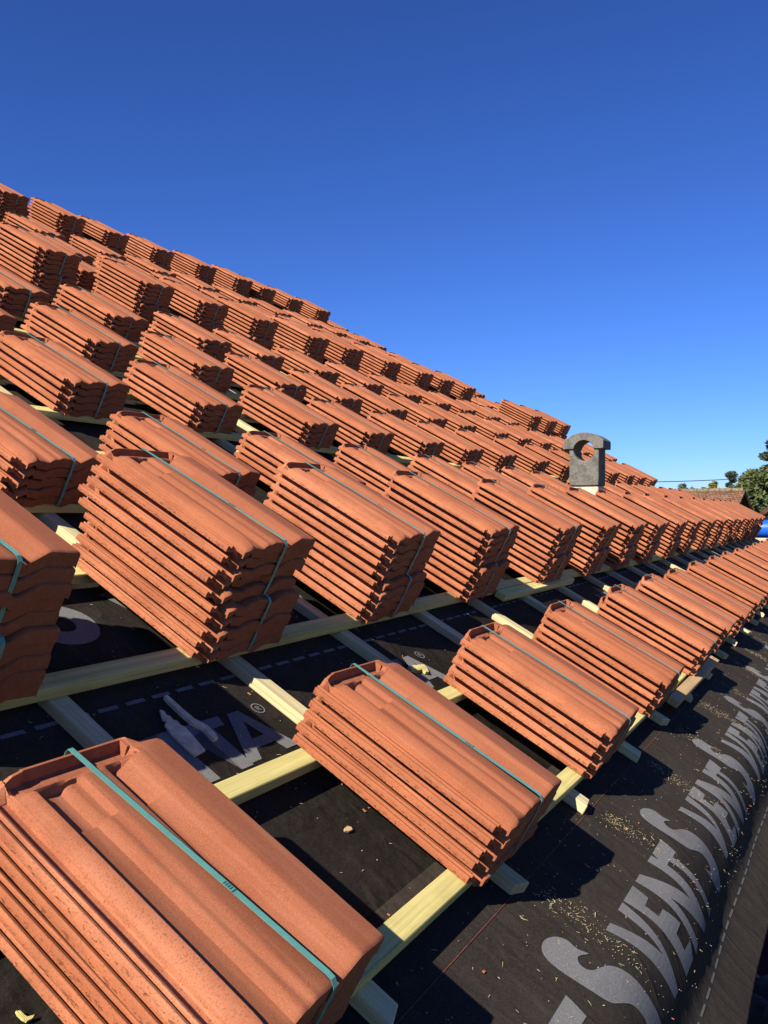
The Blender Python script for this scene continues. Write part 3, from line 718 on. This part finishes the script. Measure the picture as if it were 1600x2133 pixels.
# neighbouring roofs
def gable_house(name, ridge_a, ridge_b, half, drop, label, wmat):
    root = empty(name, Matrix.Translation(Vector((ridge_a.x, ridge_a.y, 0)))); tag(root, label, 'house')
    ax = (ridge_b - ridge_a).normalized(); sd_ = Vector((ax.y, -ax.x, 0))
    L = (ridge_b - ridge_a).length
    bm = bmesh.new()
    for sgn in (1, -1):                       # slope in local x (along), y (down), with a little sag
        nx_ = 24; ln = math.hypot(half, drop); rows = []
        for j in range(5):
            rows.append([])
            for i in range(nx_ + 1):
                z = .03 * math.sin(i * .9) + .02 * math.sin(i * 2.3 + j)
                p = ridge_a + ax * (L * i / nx_) + sd_ * (sgn * half * j / 4) - Vector((0, 0, drop * j / 4 - z)); rows[-1].append(bm.verts.new(p))
        for j in range(4):
            for i in range(nx_): bm.faces.new((rows[j][i], rows[j][i + 1], rows[j + 1][i + 1], rows[j + 1][i]))
    # material coordinates: build in a frame whose x runs along the ridge and y down the slope
    t = Vector((sd_.x * half, sd_.y * half, -drop)).normalized(); nz = ax.cross(t).normalized()
    Fm = Matrix(((ax.x, t.x, nz.x, ridge_a.x), (ax.y, t.y, nz.y, ridge_a.y), (ax.z, t.z, nz.z, ridge_a.z), (0, 0, 0, 1)))
    bmesh.ops.transform(bm, matrix=Fm.inverted(), verts=bm.verts)
    ro = link('roof', bm_mesh(bm, 'roof'), M['old']); ro.parent = root; ro.matrix_world = Fm
    s2 = ro.modifiers.new('t', 'SOLIDIFY'); s2.thickness = .10
    bm = bmesh.new()                          # ridge caps
    for i in range(int(L / .36)):
        p = ridge_a + ax * (.36 * i + .02); tube(bm, [p + Vector((0, 0, -.02 + rnd.uniform(-.01, .012))), p + ax * .35 + Vector((0, 0, .0))], .085, 8)
    rc = link('ridge_caps', bm_mesh(bm, 'ridge'), M['lichen']); rc.parent = root; rc.matrix_world = Matrix.Identity(4)
    bm = bmesh.new(); q = half - .25
    for e in (ridge_a + ax * .25, ridge_b - ax * .25):
        zt = e.z - drop * q / half - .12
        F2 = [e + sd_ * q, e - sd_ * q]
        pts = [Vector((F2[0].x, F2[0].y, 0)), Vector((F2[1].x, F2[1].y, 0)), Vector((F2[1].x, F2[1].y, zt)), Vector((e.x, e.y, e.z - .14)), Vector((F2[0].x, F2[0].y, zt))]
        bm.faces.new([bm.verts.new(p) for p in pts])
    for sgn in (1, -1):
        A, B = ridge_a + ax * .25 + sd_ * sgn * q, ridge_b - ax * .25 + sd_ * sgn * q; zt = ridge_a.z - drop * q / half - .12
        bm.faces.new([bm.verts.new(p) for p in (Vector((A.x, A.y, 0)), Vector((B.x, B.y, 0)), Vector((B.x, B.y, zt)), Vector((A.x, A.y, zt)))])
    wl = link('wall', bm_mesh(bm, 'wall'), wmat); wl.parent = root; wl.matrix_world = Matrix.Identity(4)
    return root
ra, rb = at(1385, 1026, 28.2), at(1553, 1021, 26.5)
rb.z = ra.z = at(1553, 1021, 26.5).z
gable_house('barn', ra, rb, 3.2, 2.6, 'low neighbouring barn with an old brown tile roof and lichen along its ridge', mat_plain('dark_boards', (.05, .035, .025), .9, .3, 20, .005))
rc_, rd_ = at(1622, 1035, 21), at(1760, 1000, 24); rd_.z = rc_.z
gable_house('cottage', rc_, rd_, 3.0, 2.6, 'tiled roof of a house just showing at the right edge below the trees', M['stone'])
# trees
def tree(name, px, pyt, d, wpx, mat, label, shape='round', nleaf=2600, leaf=.16, seed=1):
    r = random.Random(seed); top = at(px, pyt, d); base = Vector((top.x, top.y, 0)); H_ = top.z; W2 = wpx / 1775 * d / 2
    root = empty(name, Matrix.Translation(base)); tag(root, label, 'tree', 'trees beyond the far end of the roof')
    bm = bmesh.new(); tr = .03 * H_
    tube(bm, [base, base + Vector((.05, .02, H_ * .3)), base + Vector((0, 0, H_ * .62)), base + Vector((.05, 0, H_ * .93))], [tr, tr * .75, tr * .45, .03], 8)
    for i in range(9):
        z = H_ * r.uniform(.35, .8); a = r.uniform(0, 6.28); l = W2 * r.uniform(.5, .85)
        p = base + Vector((0, 0, z)); tube(bm, [p, p + Vector((math.cos(a) * l * .5, math.sin(a) * l * .5, l * .3)), p + Vector((math.cos(a) * l, math.sin(a) * l, l * .45))], [tr * .35, tr * .2, .02], 6)
    t = link('trunk', bm_mesh(bm, 'trunk'), M['bark']); t.parent = root; t.matrix_world = Matrix.Identity(4)
    vs, fs = [], []
    cl = []
    if shape == 'conifer':
        ntier = 11
        for k in range(ntier):
            f = k / (ntier - 1); z = H_ * (.25 + .74 * f); rad_ = W2 * (1 - f) ** .8 + .12
            for _ in range(max(3, int(9 * (1 - f) + 2))):
                a = r.uniform(0, 6.28); q = r.uniform(.3, 1); cl.append((Vector((math.cos(a) * rad_ * q, math.sin(a) * rad_ * q, z - q * rad_ * .22 + r.uniform(-.15, .15))), Vector((rad_ * .34 + .15, rad_ * .34 + .15, .16 + .04 * rad_))))
    else:
        nc = 46 if shape == 'round' else 44
        for _ in range(nc):
            a = r.uniform(0, 6.28); f = r.random()
            if shape == 'column': z = H_ * (.2 + .8 * f); rad_ = W2 * (.55 + .45 * math.sin(math.pi * min(1, f * 1.05))) * (1 if f < .85 else .55)
            else: z = H_ * (.32 + .66 * f); rad_ = W2 * math.sqrt(max(.05, 1 - (2 * f - .85) ** 2 * .72))
            q = math.sqrt(r.random()); s = W2 * r.uniform(.16, .34)
            if z + s * .8 > H_: z = H_ - s * .8
            cl.append((Vector((math.cos(a) * rad_ * q, math.sin(a) * rad_ * q, z)), Vector((s, s, s * .8))))
    for i in range(nleaf):
        c_, s_ = cl[r.randrange(len(cl))]
        dv = Vector((r.gauss(0, 1), r.gauss(0, 1), r.gauss(0, 1))).normalized() * (r.random() ** .4)
        p = base + c_ + Vector((dv.x * s_.x, dv.y * s_.y, dv.z * s_.z))
        ax_ = Vector((r.gauss(0, 1), r.gauss(0, 1), r.gauss(0, .6))).normalized(); bx = ax_.cross(Vector((r.gauss(0, 1), r.gauss(0, 1), r.gauss(0, 1)))).normalized()
        L = leaf * r.uniform(.5, 1.2); b_ = len(vs)
        vs += [p - ax_ * L, p + bx * L * .45, p + ax_ * L, p - bx * L * .45]; fs.append((b_, b_ + 1, b_ + 2, b_ + 3))
    c2 = link('crown', mesh('crown', vs, fs), mat); c2.parent = root; c2.matrix_world = Matrix.Identity(4)
    return root
tree('conifer_tree', 1607, 922, 52, 105, M['leafB'], 'tall dark conifer with layered boughs at the right edge', 'conifer', 5200, .30, 3)
tree('broadleaf_tree', 1592, 968, 40, 150, M['leafA'], 'large olive green tree filling the right edge before the conifer', 'round', 15000, .13, 4)
tree('broadleaf_tree', 1640, 990, 38, 120, M['leafA'], 'second olive green tree cut off by the right edge of the photo', 'round', 9000, .13, 14)
tree('broadleaf_tree', 1567, 1000, 36, 60, M['leafA'], 'shorter olive bush just behind the barn gable', 'round', 5000, .14, 24)
tree('broadleaf_tree', 1572, 1012, 31, 75, M['leafA'], 'low dense bush between the barn and the cottage roof', 'round', 5000, .13, 34)
tree('poplar_tree', 1524, 984, 70, 36, M['leafD'], 'narrow grey green poplar rising behind the barn ridge', 'column', 9000, .24, 5)
tree('broadleaf_tree', 1556, 988, 44, 60, M['leafA'], 'upright olive tree right beside the poplar', 'round', 8000, .14, 44)
tree('yellow_tree', 1485, 1002, 44, 34, M['leafC'], 'small sunlit yellow green tree above the barn ridge', 'round', 1500, .20, 6)
tree('yellow_tree', 1467, 1013, 46, 20, M['leafC'], 'tiny yellow green sapling left of the sunlit tree', 'round', 700, .18, 16)
tree('distant_tree', 1421, 1007, 120, 22, M['leafB'], 'dark pointed tree where the tiled slope meets the sky', 'round', 1600, .5, 7)
for k, (px, py) in enumerate([(1437, 1016), (1452, 1018), (1466, 1019)]):
    tree('distant_tree', px, py, 150, 24, M['leafB'], 'low dark distant tree behind the barn ridge, %s from the left' % ORD[k + 1], 'round', 1500, .5, 8 + k)
# things below the eave
g0 = at(1590, 1950, 3.6)
bm = bmesh.new()
skip = empty('waste_skip', Matrix.Translation((g0.x + .5, g0.y, 0))); tag(skip, 'dark maroon steel skip below the eave at the right edge', 'skip')
x0, x1, y0, y1, zt = g0.x - .12, g0.x + 1.6, g0.y - .6, g0.y + 2.2, g0.z
add_box(bm, x0, x0 + .04, y0, y1, .1, zt); add_box(bm, x1 - .04, x1, y0, y1, .1, zt); add_box(bm, x0 + .04, x1 - .04, y0, y0 + .04, .1, zt); add_box(bm, x0 + .04, x1 - .04, y1 - .04, y1, .1, zt); add_box(bm, x0 + .041, x1 - .041, y0 + .041, y1 - .041, .1, zt - .5)
o = link('container', bm_mesh(bm, 'container'), M['maroon']); o.parent = skip; o.matrix_world = Matrix.Identity(4)
bm = bmesh.new(); tube(bm, [Vector(p) for p in ((x0, y0, zt + .01), (x1, y0, zt + .01), (x1, y1, zt + .01), (x0, y1, zt + .01), (x0, y0 + .02, zt + .01))], .035, 10)
o = link('rim', bm_mesh(bm, 'rim'), M['maroon'], sharp=40); o.parent = skip; o.matrix_world = Matrix.Identity(4)
f0 = at(1590, 2090, 2.7)
vs, fs = [], []
for j in range(26):
    for i in range(26):
        a, b = i / 25 - .5, j / 25 - .5
        z = .05 * math.sin(a * 23 + b * 9) * math.cos(b * 15) + .03 * math.sin(a * 41 - b * 30) - .5 * (a * a + b * b)
        vs.append(f0 + Vector((a * .7 + .2, b * .9, z)))
for j in range(25):
    for i in range(25): fs.append((j * 26 + i, j * 26 + i + 1, (j + 1) * 26 + i + 1, (j + 1) * 26 + i))
o = link('plastic_sheet', mesh('sheet', vs, fs), M['film'], sharp=80); s3 = o.modifiers.new('t', 'SOLIDIFY'); s3.thickness = .004
tag(o, 'crumpled grey plastic sheet in the bottom right corner below the eave', 'plastic sheet')
